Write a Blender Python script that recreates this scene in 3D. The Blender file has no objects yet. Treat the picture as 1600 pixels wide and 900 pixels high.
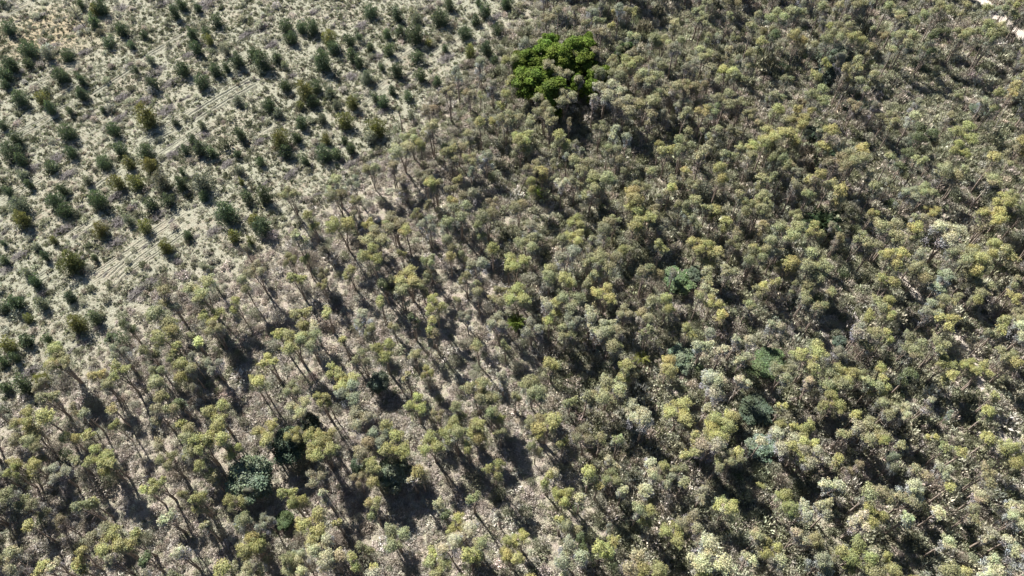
import bpy, math, random
import numpy as np
from mathutils import Vector

sc = bpy.context.scene
col = sc.collection
R = math.radians

# ------------------------------------------------------------------ camera
CAM_H, PITCH, ROLL, FPX = 130.0, R(55), R(-1.0), 1142.0      # FPX: focal length in photo pixels (1600 wide)
cam_d = bpy.data.cameras.new('camera')
cam_d.sensor_width = 36.0
cam_d.lens = 36.0 * FPX / 1600.0
cam_d.clip_start, cam_d.clip_end = 1.0, 12000.0
cam = bpy.data.objects.new('camera', cam_d)
col.objects.link(cam)
cam.location = (0, 0, CAM_H)
sc.camera = cam
CR = np.array([1.0, 0, 0]); CF = np.array([0, math.cos(PITCH), -math.sin(PITCH)]); CU = np.array([0, math.sin(PITCH), math.cos(PITCH)])
CR, CU = CR * math.cos(ROLL) + CU * math.sin(ROLL), CU * math.cos(ROLL) - CR * math.sin(ROLL)
from mathutils import Matrix
cam.rotation_euler = Matrix(((CR[0], CU[0], -CF[0]), (CR[1], CU[1], -CF[1]), (CR[2], CU[2], -CF[2]))).to_euler()

# ------------------------------------------------------------------ daylight
SUN_EL, SHADOW_AZ = R(41), R(-53)                             # shadows run towards SHADOW_AZ on the ground
w = bpy.data.worlds.new('World'); sc.world = w; w.use_nodes = True
nt = w.node_tree; nt.nodes.clear()
sky = nt.nodes.new('ShaderNodeTexSky'); sky.sky_type = 'NISHITA'; sky.sun_disc = False
sky.sun_elevation = SUN_EL
sky.altitude = 900.0; sky.air_density = 0.75; sky.dust_density = 0.4
bg = nt.nodes.new('ShaderNodeBackground'); bg.inputs['Strength'].default_value = 0.05
wo = nt.nodes.new('ShaderNodeOutputWorld')
nt.links.new(sky.outputs[0], bg.inputs[0]); nt.links.new(bg.outputs[0], wo.inputs[0])
sd = bpy.data.lights.new('sun', 'SUN'); sd.energy = 5.0; sd.angle = R(0.53); sd.color = (1.0, 0.95, 0.88)
sun = bpy.data.objects.new('sun', sd); col.objects.link(sun)
ldir = Vector((math.cos(SUN_EL) * math.cos(SHADOW_AZ), math.cos(SUN_EL) * math.sin(SHADOW_AZ), -math.sin(SUN_EL)))
sun.rotation_euler = ldir.to_track_quat('-Z', 'Y').to_euler()
sun.location = (-60, 80, 150)
sky.sun_rotation = math.atan2(-ldir.x, -ldir.y)               # clockwise from +Y
sc.view_settings.view_transform = 'Standard'; sc.view_settings.look = 'None'
sc.view_settings.gamma = 1.0; sc.view_settings.use_curve_mapping = False
sc.view_settings.exposure = 1.8
sc.cycles.max_bounces = 5; sc.cycles.diffuse_bounces = 3; sc.cycles.glossy_bounces = 1
sc.cycles.transmission_bounces = 3; sc.cycles.transparent_max_bounces = 4
sc.cycles.use_denoising = True

# ------------------------------------------------------------------ pixels to places
CAMP = np.array([0, 0, CAM_H])
def at(px, py, z=0.0):
    """point at height z that photo pixel (px, py) looks at"""
    d = CR * (px - 800) / FPX - CU * (py - 450) / FPX + CF
    return CAMP + d * ((z - CAM_H) / d[2])
def scale_at(p):
    """photo pixels per metre at point p"""
    return FPX / float((np.asarray(p) - CAMP) @ CF)
RNG = np.random.default_rng(20)
rnd = random.Random(5)

# ------------------------------------------------------------------ terrain
def relief(x, y):
    return (0.35 * np.sin(x * 0.043 + 1.3) * np.cos(y * 0.037) + 0.22 * np.sin(x * 0.11 + y * 0.07) + 0.10 * np.sin(x * 0.31 - y * 0.23))
def gz(x, y): return float(relief(np.float64(x), np.float64(y)))

# clearing: ground polygon, from photo pixels taken to the ground
CLR_PX = [(-700, 1050), (-60, 690), (40, 640), (110, 590), (190, 520), (260, 470), (330, 430), (430, 385), (500, 330),
          (560, 285), (620, 240), (680, 190), (720, 140), (760, 95), (800, 50), (830, 0), (870, -60), (900, -150), (-1000, -150)]
CLR = np.array([at(*p)[:2] for p in CLR_PX])
def inside(poly, x, y):
    r = np.zeros(np.shape(x), bool); n = len(poly); j = n - 1
    for i in range(n):
        xi, yi = poly[i]; xj, yj = poly[j]
        c = ((yi > y) != (yj > y)) & (x < (xj - xi) * (y - yi) / (yj - yi + 1e-12) + xi)
        r ^= c; j = i
    return r
def seg_dist(line, x, y):
    d = np.full(np.shape(x), 1e9)
    for (ax, ay), (bx, by) in zip(line[:-1], line[1:]):
        dx, dy = bx - ax, by - ay
        t = np.clip(((x - ax) * dx + (y - ay) * dy) / (dx * dx + dy * dy), 0, 1)
        d = np.minimum(d, np.hypot(x - ax - t * dx, y - ay - t * dy))
    return d
EDGE = CLR[:-1]
def clearing_mask(x, y, soft=5.0):
    """1 well inside the clearing, 0 well inside the wood"""
    s = np.where(inside(CLR, x, y), 1.0, -1.0) * seg_dist(EDGE, x, y)
    return np.clip(0.5 + s / (2 * soft), 0, 1)
def pxline(pts): return np.array([at(*p)[:2] for p in pts])
def smooth_noise(x, y, k, seed=0):
    r = random.Random(seed); v = 0
    for i in range(6):
        a = r.uniform(0, 6.28); f = k * r.uniform(0.6, 1.7)
        v = v + np.sin(x * f * math.cos(a) + y * f * math.sin(a) + r.uniform(0, 6.28))
    return v / 6 * 1.6
# open wood (rows with bare ground between) in the lower left, dense wood to the upper right
OPEN = np.array([at(*p)[:2] for p in [(-400, 1150), (-300, 560), (190, 500), (330, 400), (560, 270), (700, 190), (760, 330), (800, 450), (870, 640), (900, 800), (980, 1100)]])
def open_mask(x, y):
    s = np.where(inside(OPEN, x, y), 1.0, -1.0) * seg_dist(np.vstack([OPEN, OPEN[:1]]), x, y)
    return np.clip(0.5 + s / 14.0, 0, 1)
ROWDIR = (at(390, 122) - at(287, 187))[:2]; ROWDIR /= np.linalg.norm(ROWDIR); ROWANG = math.atan2(ROWDIR[1], ROWDIR[0])
ROAD = pxline([(1440, -90), (1500, -30), (1545, 12), (1572, 42), (1612, 66), (1720, 100)])
PATH = pxline([(1385, 400), (1412, 440), (1440, 476), (1482, 512), (1518, 552), (1528, 596), (1545, 650), (1580, 700)])
BARE = [pxline([(1560, 150), (1440, 150), (1360, 175)]), pxline([(1290, 320), (1340, 345), (1360, 400)]), pxline([(1505, 640), (1600, 700)]), pxline([(1480, 255), (1600, 235)]), pxline([(1440, 15), (1500, 22)]), pxline([(1480, 330), (1500, 380)])]

# ------------------------------------------------------------------ materials
def newmat(name):
    m = bpy.data.materials.new(name); m.use_nodes = True; n = m.node_tree; n.nodes.clear()
    return m, n, n.nodes.new('ShaderNodeOutputMaterial')
def N(n, t, **kw):
    o = n.nodes.new(t)
    for k, v in kw.items(): setattr(o, k, v)
    return o
def noise(n, scale, detail=4, vec=None, rough=0.6):
    o = N(n, 'ShaderNodeTexNoise'); o.inputs['Scale'].default_value = scale; o.inputs['Detail'].default_value = detail; o.inputs['Roughness'].default_value = rough
    if vec: n.links.new(vec, o.inputs['Vector'])
    return o
def ramp(n, src, stops):
    o = N(n, 'ShaderNodeValToRGB'); e = o.color_ramp.elements
    while len(e) < len(stops): e.new(0.5)
    for k, (p, c) in enumerate(stops): e[k].position = p; e[k].color = (*c, 1)
    n.links.new(src, o.inputs[0]); return o
def mixc(n, a, b, f, mode='MIX'):
    o = N(n, 'ShaderNodeMix', data_type='RGBA', blend_type=mode)
    for s, i in ((f, 0), (a, 6), (b, 7)):
        if isinstance(s, (int, float)): o.inputs[i].default_value = s
        elif isinstance(s, tuple): o.inputs[i].default_value = (*s, 1)
        else: n.links.new(s, o.inputs[i])
    return o.outputs[2]
def leaf_material(name, rough=0.55, trans=0.30, spec=0.3, tint_default=None):
    m, n, out = newmat(name)
    vc = N(n, 'ShaderNodeAttribute', attribute_name='col')
    ti = N(n, 'ShaderNodeAttribute', attribute_name='tint', attribute_type='INSTANCER')
    c = mixc(n, vc.outputs['Color'], ti.outputs['Color'], 1.0, 'MULTIPLY')
    p = N(n, 'ShaderNodeBsdfPrincipled'); p.inputs['Roughness'].default_value = rough
    p.inputs['Specular IOR Level'].default_value = spec
    t = N(n, 'ShaderNodeBsdfTranslucent'); mx = N(n, 'ShaderNodeMixShader'); mx.inputs[0].default_value = trans
    n.links.new(c, p.inputs['Base Color']); n.links.new(c, t.inputs[0])
    n.links.new(p.outputs[0], mx.inputs[1]); n.links.new(t.outputs[0], mx.inputs[2]); n.links.new(mx.outputs[0], out.inputs[0])
    return m
def bark_material(name, a, b, c):
    m, n, out = newmat(name)
    tc = N(n, 'ShaderNodeTexCoord'); mp = N(n, 'ShaderNodeMapping'); mp.inputs['Scale'].default_value = (3, 3, 0.5)
    n.links.new(tc.outputs['Object'], mp.inputs[0])
    nz = noise(n, 2.0, 5, mp.outputs[0]); r = ramp(n, nz.outputs[0], [(0.3, a), (0.52, b), (0.7, c)])
    p = N(n, 'ShaderNodeBsdfPrincipled'); p.inputs['Roughness'].default_value = 0.85
    n.links.new(r.outputs[0], p.inputs['Base Color']); n.links.new(p.outputs[0], out.inputs[0]); return m
M_LEAF = leaf_material('eucalyptus_leaf')
M_GRASS = leaf_material('dry_grass', 0.8, 0.2, 0.1)
M_BROAD = leaf_material('broad_leaf', 0.7, 0.25, 0.1)
M_BARK = bark_material('eucalyptus_bark', (0.10, 0.075, 0.06), (0.20, 0.16, 0.13), (0.34, 0.30, 0.26))
M_TWIG = bark_material('dead_wood', (0.045, 0.038, 0.038), (0.10, 0.088, 0.089), (0.20, 0.18, 0.18))
M_PALE = bark_material('bleached_wood', (0.22, 0.19, 0.165), (0.36, 0.325, 0.29), (0.5, 0.46, 0.42))

def ground_material():
    m, n, out = newmat('ground_cover')
    g = N(n, 'ShaderNodeNewGeometry'); pos = g.outputs['Position']
    at_ = N(n, 'ShaderNodeAttribute', attribute_name='zone')
    sep = N(n, 'ShaderNodeSeparateColor'); n.links.new(at_.outputs['Color'], sep.inputs[0])
    fine = noise(n, 3.2, 6, pos, 0.7); mid = noise(n, 0.55, 5, pos, 0.65); big = noise(n, 0.06, 4, pos, 0.6)
    # clearing sward: pale grey-green to straw
    gr = ramp(n, fine.outputs[0], [(0.28, (0.085, 0.085, 0.058)), (0.43, (0.19, 0.19, 0.14)), (0.58, (0.265, 0.262, 0.205)), (0.75, (0.33, 0.322, 0.265))])
    st = ramp(n, fine.outputs[0], [(0.25, (0.12, 0.095, 0.07)), (0.48, (0.23, 0.195, 0.15)), (0.75, (0.34, 0.30, 0.245))])
    bigr = ramp(n, big.outputs[0], [(0.42, (0, 0, 0)), (0.62, (1, 1, 1))])
    midr = ramp(n, mid.outputs[0], [(0.40, (0, 0, 0)), (0.68, (1, 1, 1))])
    k = N(n, 'ShaderNodeMath', operation='MULTIPLY'); n.links.new(bigr.outputs[0], k.inputs[0]); n.links.new(midr.outputs[0], k.inputs[1])
    clear = mixc(n, gr.outputs[0], st.outputs[0], k.outputs[0])
    dry = ramp(n, fine.outputs[0], [(0.25, (0.15, 0.115, 0.075)), (0.5, (0.27, 0.225, 0.15)), (0.75, (0.36, 0.31, 0.225))])
    clear = mixc(n, clear, dry.outputs[0], sep.outputs[2])
    # wood floor: pinkish litter
    li = ramp(n, fine.outputs[0], [(0.25, (0.12, 0.095, 0.078)), (0.46, (0.24, 0.205, 0.172)), (0.62, (0.33, 0.29, 0.25)), (0.8, (0.40, 0.36, 0.32))])
    gm = ramp(n, fine.outputs[0], [(0.3, (0.13, 0.13, 0.085)), (0.7, (0.33, 0.325, 0.235))])
    wood = mixc(n, li.outputs[0], gm.outputs[0], midr.outputs[0])
    c = mixc(n, wood, clear, sep.outputs[0])
    sandn = ramp(n, fine.outputs[0], [(0.25, (0.31, 0.265, 0.225)), (0.5, (0.42, 0.37, 0.325)), (0.8, (0.52, 0.465, 0.415))])
    c = mixc(n, c, sandn.outputs[0], sep.outputs[1])
    p = N(n, 'ShaderNodeBsdfPrincipled'); p.inputs['Roughness'].default_value = 0.95; p.inputs['Specular IOR Level'].default_value = 0.1
    b = N(n, 'ShaderNodeBump'); b.inputs['Strength'].default_value = 1.0; b.inputs['Distance'].default_value = 0.4
    n.links.new(fine.outputs[0], b.inputs['Height']); n.links.new(b.outputs[0], p.inputs['Normal'])
    n.links.new(c, p.inputs['Base Color']); n.links.new(p.outputs[0], out.inputs[0]); return m
M_GROUND = ground_material()

# ------------------------------------------------------------------ mesh helpers
class MB:
    """collects faces; build() makes ONE mesh"""
    def __init__(s): s.v = []; s.f = []; s.c = []; s.mi = []; s.n = 0
    def add(s, V, F, C, mi=0):
        V = np.asarray(V, float).reshape(-1, 3); F = np.asarray(F, int); C = np.broadcast_to(np.asarray(C, float), (len(V), 3))
        s.v.append(V); s.c.append(C); s.f.append(F + s.n); s.mi.append(np.full(len(F), mi)); s.n += len(V)
    def cards(s, P, A, W, L, wd, C, mi=0):
        """kite-shaped leaf sprays: base P, along A, across W"""
        P = np.asarray(P); n = len(P); L = np.asarray(L).reshape(-1, 1); wd = np.asarray(wd).reshape(-1, 1)
        Nn = np.cross(A, W)
        V = np.stack([P, P + A * L * 0.45 + W * wd + Nn * wd * 0.25, P + A * L, P + A * L * 0.45 - W * wd + Nn * wd * 0.25], 1).reshape(-1, 3)
        F = np.arange(4 * n).reshape(-1, 4)
        s.add(V, F, np.repeat(np.asarray(C), 4, axis=0), mi)
    def tube(s, pts, radii, sides=6, C=(1, 1, 1), mi=0):
        pts = np.asarray(pts, float); m = len(pts); V = []; 
        for i in range(m):
            t = pts[min(i + 1, m - 1)] - pts[max(i - 1, 0)]; t = t / (np.linalg.norm(t) + 1e-9)
            a = np.cross(t, (0.31, 0.95, 0.05)); a /= np.linalg.norm(a) + 1e-9; b = np.cross(t, a)
            for k in range(sides):
                q = 2 * math.pi * k / sides; V.append(pts[i] + radii[i] * (a * math.cos(q) + b * math.sin(q)))
        F = [[i * sides + k, i * sides + (k + 1) % sides, (i + 1) * sides + (k + 1) % sides, (i + 1) * sides + k] for i in range(m - 1) for k in range(sides)]
        n0 = len(V); V.append(pts[-1] + (pts[-1] - pts[-2]) * 0.02)
        F += [[(m - 1) * sides + k, (m - 1) * sides + (k + 1) % sides, n0, n0] for k in range(sides)]
        s.add(V, F, C, mi)
    def mesh(s, name, mats):
        me = bpy.data.meshes.new(name); V = np.vstack(s.v); F = np.vstack(s.f); C = np.vstack(s.c); mi = np.concatenate(s.mi)
        tri = F[:, 2] == F[:, 3]; cnt = np.where(tri, 3, 4)
        loops = np.concatenate([f[:3] if t else f for f, t in zip(F, tri)]) if tri.any() else F.ravel()
        me.vertices.add(len(V)); me.vertices.foreach_set('co', V.ravel())
        me.loops.add(len(loops)); me.loops.foreach_set('vertex_index', loops.astype(np.int32))
        me.polygons.add(len(F)); me.polygons.foreach_set('loop_start', np.concatenate([[0], np.cumsum(cnt)[:-1]]).astype(np.int32))
        me.polygons.foreach_set('material_index', mi.astype(np.int32))
        a = me.attributes.new('col', 'FLOAT_COLOR', 'POINT'); a.data.foreach_set('color', np.hstack([C, np.ones((len(C), 1))]).ravel())
        for m in (mats if isinstance(mats, (list, tuple)) else [mats]): me.materials.append(m)
        me.update(calc_edges=True); me.validate(); return me
def link(name, data, parent=None, loc=(0, 0, 0), rz=0.0, scale=(1, 1, 1), tint=None):
    o = bpy.data.objects.new(name, data); col.objects.link(o); o.parent = parent
    o.location = loc; o.rotation_euler = (0, 0, rz); o.scale = scale
    if tint is not None: o['tint'] = [float(t) for t in tint]
    return o
def tag(o, label, cat, group=None):
    o['label'] = label; o['category'] = cat
    if group: o['group'] = group
    return o
def unit(v): return v / (np.linalg.norm(v, axis=-1, keepdims=True) + 1e-9)
def sphere_dirs(g, n):
    return unit(g.normal(size=(n, 3)))

# ------------------------------------------------------------------ ground sheet
def make_ground():
    def axis(a, b, step):
        core = np.arange(a, b + step, step); out = []; d = step; v = b
        while v < 4000: d *= 1.5; v += d; out.append(v)
        lo = []; d = step; v = a
        while v > -4000: d *= 1.5; v -= d; lo.append(v)
        return np.concatenate([lo[::-1], core, out])
    xs, ys = axis(-190, 190, 1.6), axis(0, 250, 1.6)
    X, Y = np.meshgrid(xs, ys); nx, ny = len(xs), len(ys)
    fade = np.clip(1.6 - np.maximum(np.abs(X) / 400, np.abs(Y - 120) / 400), 0, 1)
    Z = relief(X, Y) * fade
    cl = clearing_mask(X, Y, 6.0)
    nz = smooth_noise(X, Y, 0.9, 3)
    sand = np.clip(1.15 - (seg_dist(ROAD, X, Y) + nz * 0.9) / 4.2, 0, 1) * 1.6
    sand = np.maximum(sand, np.clip(1.1 - (seg_dist(PATH, X, Y) + nz * 0.7) / 2.6, 0, 1) * 0.85)
    for b in BARE: sand = np.maximum(sand, np.clip(1.0 - (seg_dist(b, X, Y) + nz * 2.0) / 8.0, 0, 1) * 0.6)
    dc = at(75, 52)[:2]
    dry = np.clip(1.3 - np.hypot((X - dc[0]) / 17, (Y - dc[1]) / 13) + nz * 0.3, 0, 1)
    me = bpy.data.meshes.new('ground')
    V = np.stack([X, Y, Z], -1).reshape(-1, 3); i = np.arange(nx * ny).reshape(ny, nx)
    F = np.stack([i[:-1, :-1], i[:-1, 1:], i[1:, 1:], i[1:, :-1]], -1).reshape(-1, 4)
    me.vertices.add(len(V)); me.vertices.foreach_set('co', V.ravel())
    me.loops.add(F.size); me.loops.foreach_set('vertex_index', F.ravel().astype(np.int32))
    me.polygons.add(len(F)); me.polygons.foreach_set('loop_start', (np.arange(len(F)) * 4).astype(np.int32))
    a = me.attributes.new('zone', 'FLOAT_COLOR', 'POINT')
    a.data.foreach_set('color', np.stack([cl, np.clip(sand, 0, 1), dry, np.ones_like(cl)], -1).ravel())
    me.materials.append(M_GROUND); me.update(calc_edges=True)
    me.polygons.foreach_set('use_smooth', np.ones(len(F), bool))
    o = link('ground', me); o['kind'] = 'structure'
    return o
make_ground()

# ------------------------------------------------------------------ plant builders (meshes shared by all copies)
def lobes_to_cards(mb, g, lobes, dens, L=(0.26, 0.42), wd=(0.055, 0.10), droop=0.35, base=(1, 1, 1), var=0.22, shell=0.55, fuzz=0.08):
    for lb in lobes:
        c, r, k = lb[:3]; lc = np.array(lb[3]) if len(lb) > 3 else np.ones(3); c = np.asarray(c, float); r = np.asarray(r, float); n = max(12, int(dens * k * (r[0] * r[1] * r[2]) ** (2 / 3)))
        d = sphere_dirs(g, n); d[:, 2] = np.where((d[:, 2] < -0.35) & (g.random(n) < 0.6), -d[:, 2], d[:, 2])
        rad = shell + (1 - shell) * g.random(n) ** 0.6
        rad += g.normal(0, fuzz, n)
        P = c + d * rad[:, None] * r
        dn = unit(d + g.normal(0, 0.38, (n, 3))); A = g.normal(0, 1.0, (n, 3)) + np.array([0, 0, -droop]); A = unit(A - dn * np.sum(A * dn, 1, keepdims=True) + dn * 0.35)
        W = unit(np.cross(A, dn))
        lt = 1 + g.normal(0, var, n)[:, None] + g.normal(0, 0.10)
        hue = np.stack([g.normal(0, 0.035, n), g.normal(0, 0.02, n), g.normal(0, 0.08, n)], 1)
        C = np.clip(np.asarray(base) * lc * lt * (1 + hue + g.normal(0, (0.05, 0.02, 0.06))), 0.15, 2.2)
        mb.cards(P, A, W, g.uniform(*L, n), g.uniform(*wd, n), C)

def eucalyptus(seed, D, H, form):
    """returns (list of trunk meshes, crown mesh); crown D m across, tree H m tall"""
    g = np.random.default_rng(seed); R2 = D / 2; cb = H - D * (1.05 if form != 'slender' else 1.7)
    stems = {'round': 1, 'twin': 2, 'broad': 3, 'slender': 1, 'ragged': 2}[form]
    lobes = []; heads = []
    if form == 'twin': heads = [(-0.42 * R2, 0.12 * R2, H - 0.30 * D, 0.60), (0.45 * R2, -0.1 * R2, H - 0.48 * D, 0.55)]
    elif form == 'broad': heads = [(-0.5 * R2, 0.2 * R2, H - 0.32 * D, 0.46), (0.4 * R2, 0.42 * R2, H - 0.27 * D, 0.46), (0.15 * R2, -0.5 * R2, H - 0.38 * D, 0.48)]
    elif form == 'ragged': heads = [(-0.1 * R2, 0.1 * R2, H - 0.28 * D, 0.5), (0.35 * R2, -0.3 * R2, H - 0.75 * D, 0.42)]
    elif form == 'slender': heads = [(0, 0, H - 0.5 * D, 0.62), (0.1 * R2, -0.1 * R2, H - 1.15 * D, 0.58)]
    else: heads = [(0, 0, H - 0.36 * D, 0.72)]
    for hx, hy, hz, hr in heads:
        r0 = R2 * hr
        lobes.append(((hx, hy, hz + 0.12 * r0), (r0 * 0.68, r0 * 0.68, r0 * 0.7), 0.9))
        for k in range(g.integers(9, 14)):                       # young growth on top, at full tint for the sunlit cap
            a = g.uniform(0, 6.283); rr = r0 * g.uniform(0.3, 0.95); dz = g.uniform(-0.25, 0.55) * r0 * (1.1 - rr / r0 * 0.6); q = r0 * g.uniform(0.16, 0.44); sq = g.uniform(0.75, 1.35)
            lobes.append(((hx + rr * math.cos(a), hy + rr * math.sin(a), hz + dz), (q * sq, q / sq, q * g.uniform(0.6, 1.0)), 0.9, (1, 1, 1)))
        for k in range(g.integers(6, 9)):                        # older, thinner foliage under it, greyed to paint in the crown's shaded underside
            a = g.uniform(0, 6.283); rr = r0 * g.uniform(0.35, 0.85); q = r0 * g.uniform(0.28, 0.46)
            lobes.append(((hx + rr * math.cos(a), hy + rr * math.sin(a), hz - r0 * g.uniform(0.4, 1.5)), (q * 0.85, q * 0.85, q * 1.35), 0.42, (0.80, 0.83, 1.22)))
    nw = {'ragged': 10, 'slender': 8}.get(form, 6)
    for k in range(nw):                                         # wisps down the stem
        a = g.uniform(0, 6.283); hx, hy, hz, hr = heads[g.integers(len(heads))]; q = R2 * g.uniform(0.14, 0.28)
        lobes.append(((hx * 0.7 + math.cos(a) * R2 * 0.35, hy * 0.7 + math.sin(a) * R2 * 0.35, g.uniform(cb - 0.12 * H, hz - 0.3 * D)), (q, q, q * 1.7), 0.28, (0.85, 0.85, 1.3)))
    mb = MB(); lobes_to_cards(mb, g, lobes, 620, L=(0.18, 0.32), wd=(0.04, 0.08), var=0.18, shell=0.45, fuzz=0.19)
    # fine twigs inside the crown
    tw = MB()
    trunks = []
    base_pts = [np.array([g.uniform(-0.25, 0.25) * (stems > 1), g.uniform(-0.25, 0.25) * (stems > 1), -0.35]) for _ in range(stems)]
    for s in range(stems):
        hx, hy, hz, hr = heads[s % len(heads)]; t = MB(); b = base_pts[s]; top = np.array([hx, hy, hz + 0.1 * D])
        mid1 = b * 0.8 + np.array([hx, hy, 0]) * 0.15 + np.array([g.normal(0, 0.05), g.normal(0, 0.05), H * 0.33])
        mid2 = b * 0.4 + np.array([hx, hy, 0]) * 0.5 + np.array([g.normal(0, 0.07), g.normal(0, 0.07), H * 0.62])
        r0 = 0.017 * H * (1.0 if stems == 1 else 0.8)
        t.tube([b, mid1, mid2, top], [r0, r0 * 0.8, r0 * 0.6, r0 * 0.2], 6)
        for lb in lobes:
            c = np.array(lb[0])
            if np.hypot(c[0] - hx, c[1] - hy) > R2 * 0.9 or g.random() < 0.25: continue
            f = np.clip((c[2] - H * 0.08 - mid1[2]) / (top[2] - mid1[2]), 0.1, 0.95)
            st = mid1 + (mid2 - mid1) * min(1, f * 2) if f < 0.5 else mid2 + (top - mid2) * (f - 0.5) * 2
            t.tube([st, (st + c) / 2 + np.array([0, 0, -0.05 * D]), c], [r0 * 0.38, r0 * 0.26, r0 * 0.1], 4)
        for k in range(7):                                       # dead side twigs on the bare stem
            f = g.uniform(0.1, 0.9); st = mid1 + (mid2 - mid1) * f; a = g.uniform(0, 6.283); l = g.uniform(0.4, 1.1)
            t.tube([st, st + np.array([math.cos(a) * l, math.sin(a) * l, g.uniform(-0.1, 0.6)])], [r0 * 0.22, r0 * 0.07], 3)
        trunks.append(t)
    return trunks, mb

EUC = []   # (size class, form, D, H, [trunk meshes], crown mesh, joined mesh)
sd_ = 100
for D, H, forms in ((2.6, 11.0, ['round', 'slender', 'ragged', 'twin', 'round']), (4.0, 12.0, ['round', 'twin', 'ragged', 'slender', 'broad', 'round', 'twin']), (6.4, 13.5, ['broad', 'twin', 'broad', 'ragged'])):
    for f in forms:
        sd_ += 1
        tr, cr = eucalyptus(sd_, D, H, f)
        j = MB(); j.v = cr.v[:]; j.f = cr.f[:]; j.c = cr.c[:]; j.mi = cr.mi[:]; j.n = cr.n
        for t in tr:
            for V, F, C, mi in zip(t.v, t.f, t.c, t.mi): pass
            off = j.n
            for V, F, C in zip(t.v, t.f, t.c):
                j.v.append(V); j.f.append(F + off); j.c.append(C); j.mi.append(np.full(len(F), 1))
            j.n = off + t.n
        EUC.append(dict(D=D, H=H, form=f, trunk=[t.mesh('eucalyptus_trunk', M_BARK) for t in tr], crown=cr.mesh('eucalyptus_crown', M_LEAF), whole=j.mesh('eucalyptus_whole', [M_LEAF, M_BARK])))

def young(seed, D, H, n=1500):
    """a bushy sapling: several upright shoots of uneven height, leafy to the ground"""
    g = np.random.default_rng(seed); mb = MB(); ns = int(g.integers(5, 9)); shoots = []
    for k in range(ns):
        a = k * 2.4 + g.normal(0, 0.4); q = 0.0 if k == 0 else g.uniform(0.3, 0.95) * D / 2
        hh = H * (1.0 if k == 0 else g.uniform(0.5, 1.0)); shoots.append((q * math.cos(a), q * math.sin(a), hh, D * g.uniform(0.2, 0.32)))
    m = n // ns
    t = MB(); t.tube([(0, 0, -0.3), (0.03, 0.02, H * 0.5), (0.05, 0, H * 0.92)], [0.07, 0.045, 0.012], 5)
    for (x, y, hh, rr) in shoots:
        z = g.random(m) ** 1.1; prof = np.where(z < 0.35, 0.75 + z * 0.7, np.maximum(0.12, 1 - ((z - 0.35) / 0.70) ** 2.8))
        a = g.uniform(0, 6.283, m); q = rr * prof * (0.3 + 0.85 * np.sqrt(g.random(m))) * (1 + 0.3 * np.sin(3 * a + 8 * z + x * 9))
        P = np.stack([x * (0.55 + 0.45 * z) + q * np.cos(a), y * (0.55 + 0.45 * z) + q * np.sin(a), hh * 0.96 * z], 1) + g.normal(0, 0.09, (m, 3))
        out = np.stack([np.cos(a), np.sin(a), np.full(m, 0.35)], 1); dn = unit(out + g.normal(0, 0.4, (m, 3)))
        A = np.array([0, 0, 0.9]) + g.normal(0, 0.6, (m, 3)); A = unit(A - dn * np.sum(A * dn, 1, keepdims=True) + dn * 0.45); W = unit(np.cross(A, dn))
        C = np.clip((1 + g.normal(0, 0.25, m))[:, None] * (1 + g.normal(0, 0.04, (m, 3))) * math.exp(g.normal(0, 0.12)), 0.2, 2)
        tip = ((z > 0.7) & (g.random(m) < 0.5))[:, None]          # new growth on the leaders
        C = np.where(tip, C * np.array([1.7, 1.55, 1.15]), C)
        mb.cards(P, A, W, g.uniform(0.26, 0.46, m), g.uniform(0.05, 0.10, m), C)
        t.tube([(0, 0, 0.1), (x * 0.6, y * 0.6, hh * 0.4), (x, y, hh * 0.85)], [0.035, 0.022, 0.006], 3)
    return t.mesh('young_trunk', M_BARK), mb.mesh('young_crown', M_LEAF)
YNG = [(2.4, 3.6) + young(300 + k, 2.4, 3.6, 1050) for k in range(8)] + [(4.2, 4.8) + young(330 + k, 4.2, 4.8, 2500) for k in range(3)]

def broadleaf(seed, D, H, dens=620, nl=34):
    g = np.random.default_rng(seed); R2 = D / 2; lobes = [((0, 0, H * 0.6), (R2 * 0.7, R2 * 0.7, H * 0.36), 0.9)]
    for k in range(nl):
        d = sphere_dirs(g, 1)[0]; d[2] = abs(d[2]) if g.random() < 0.7 else d[2]
        q = R2 * g.uniform(0.14, 0.34)
        e = g.uniform(0.6, 0.92); lobes.append(((d[0] * R2 * e, d[1] * R2 * e, H * 0.55 + d[2] * H * 0.42 * e / 0.8), (q, q, q * 0.85), 1.0))
    mb = MB(); lobes_to_cards(mb, g, lobes, dens, L=(0.2, 0.36), wd=(0.06, 0.11), droop=0.1, var=0.22, shell=0.6)
    t = MB(); t.tube([(0, 0, -0.35), (0.1, 0.05, H * 0.25), (0, 0, H * 0.7)], [0.2, 0.15, 0.05], 7)
    for (c, r, k) in lobes[1:12]: t.tube([(0.05, 0.03, H * 0.22), (c[0] * 0.5, c[1] * 0.5, c[2] * 0.7), c], [0.08, 0.05, 0.02], 4)
    return t.mesh('broadleaf_trunk', M_BARK), mb.mesh('broadleaf_crown', M_BROAD)
BRD = [(5.0, 5.0) + broadleaf(400 + k, 5.0, 5.0) for k in range(4)]
GRV = [(4.6, 9.0) + broadleaf(420 + k, 4.6, 9.0, 620, 44) for k in range(4)]

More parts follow.
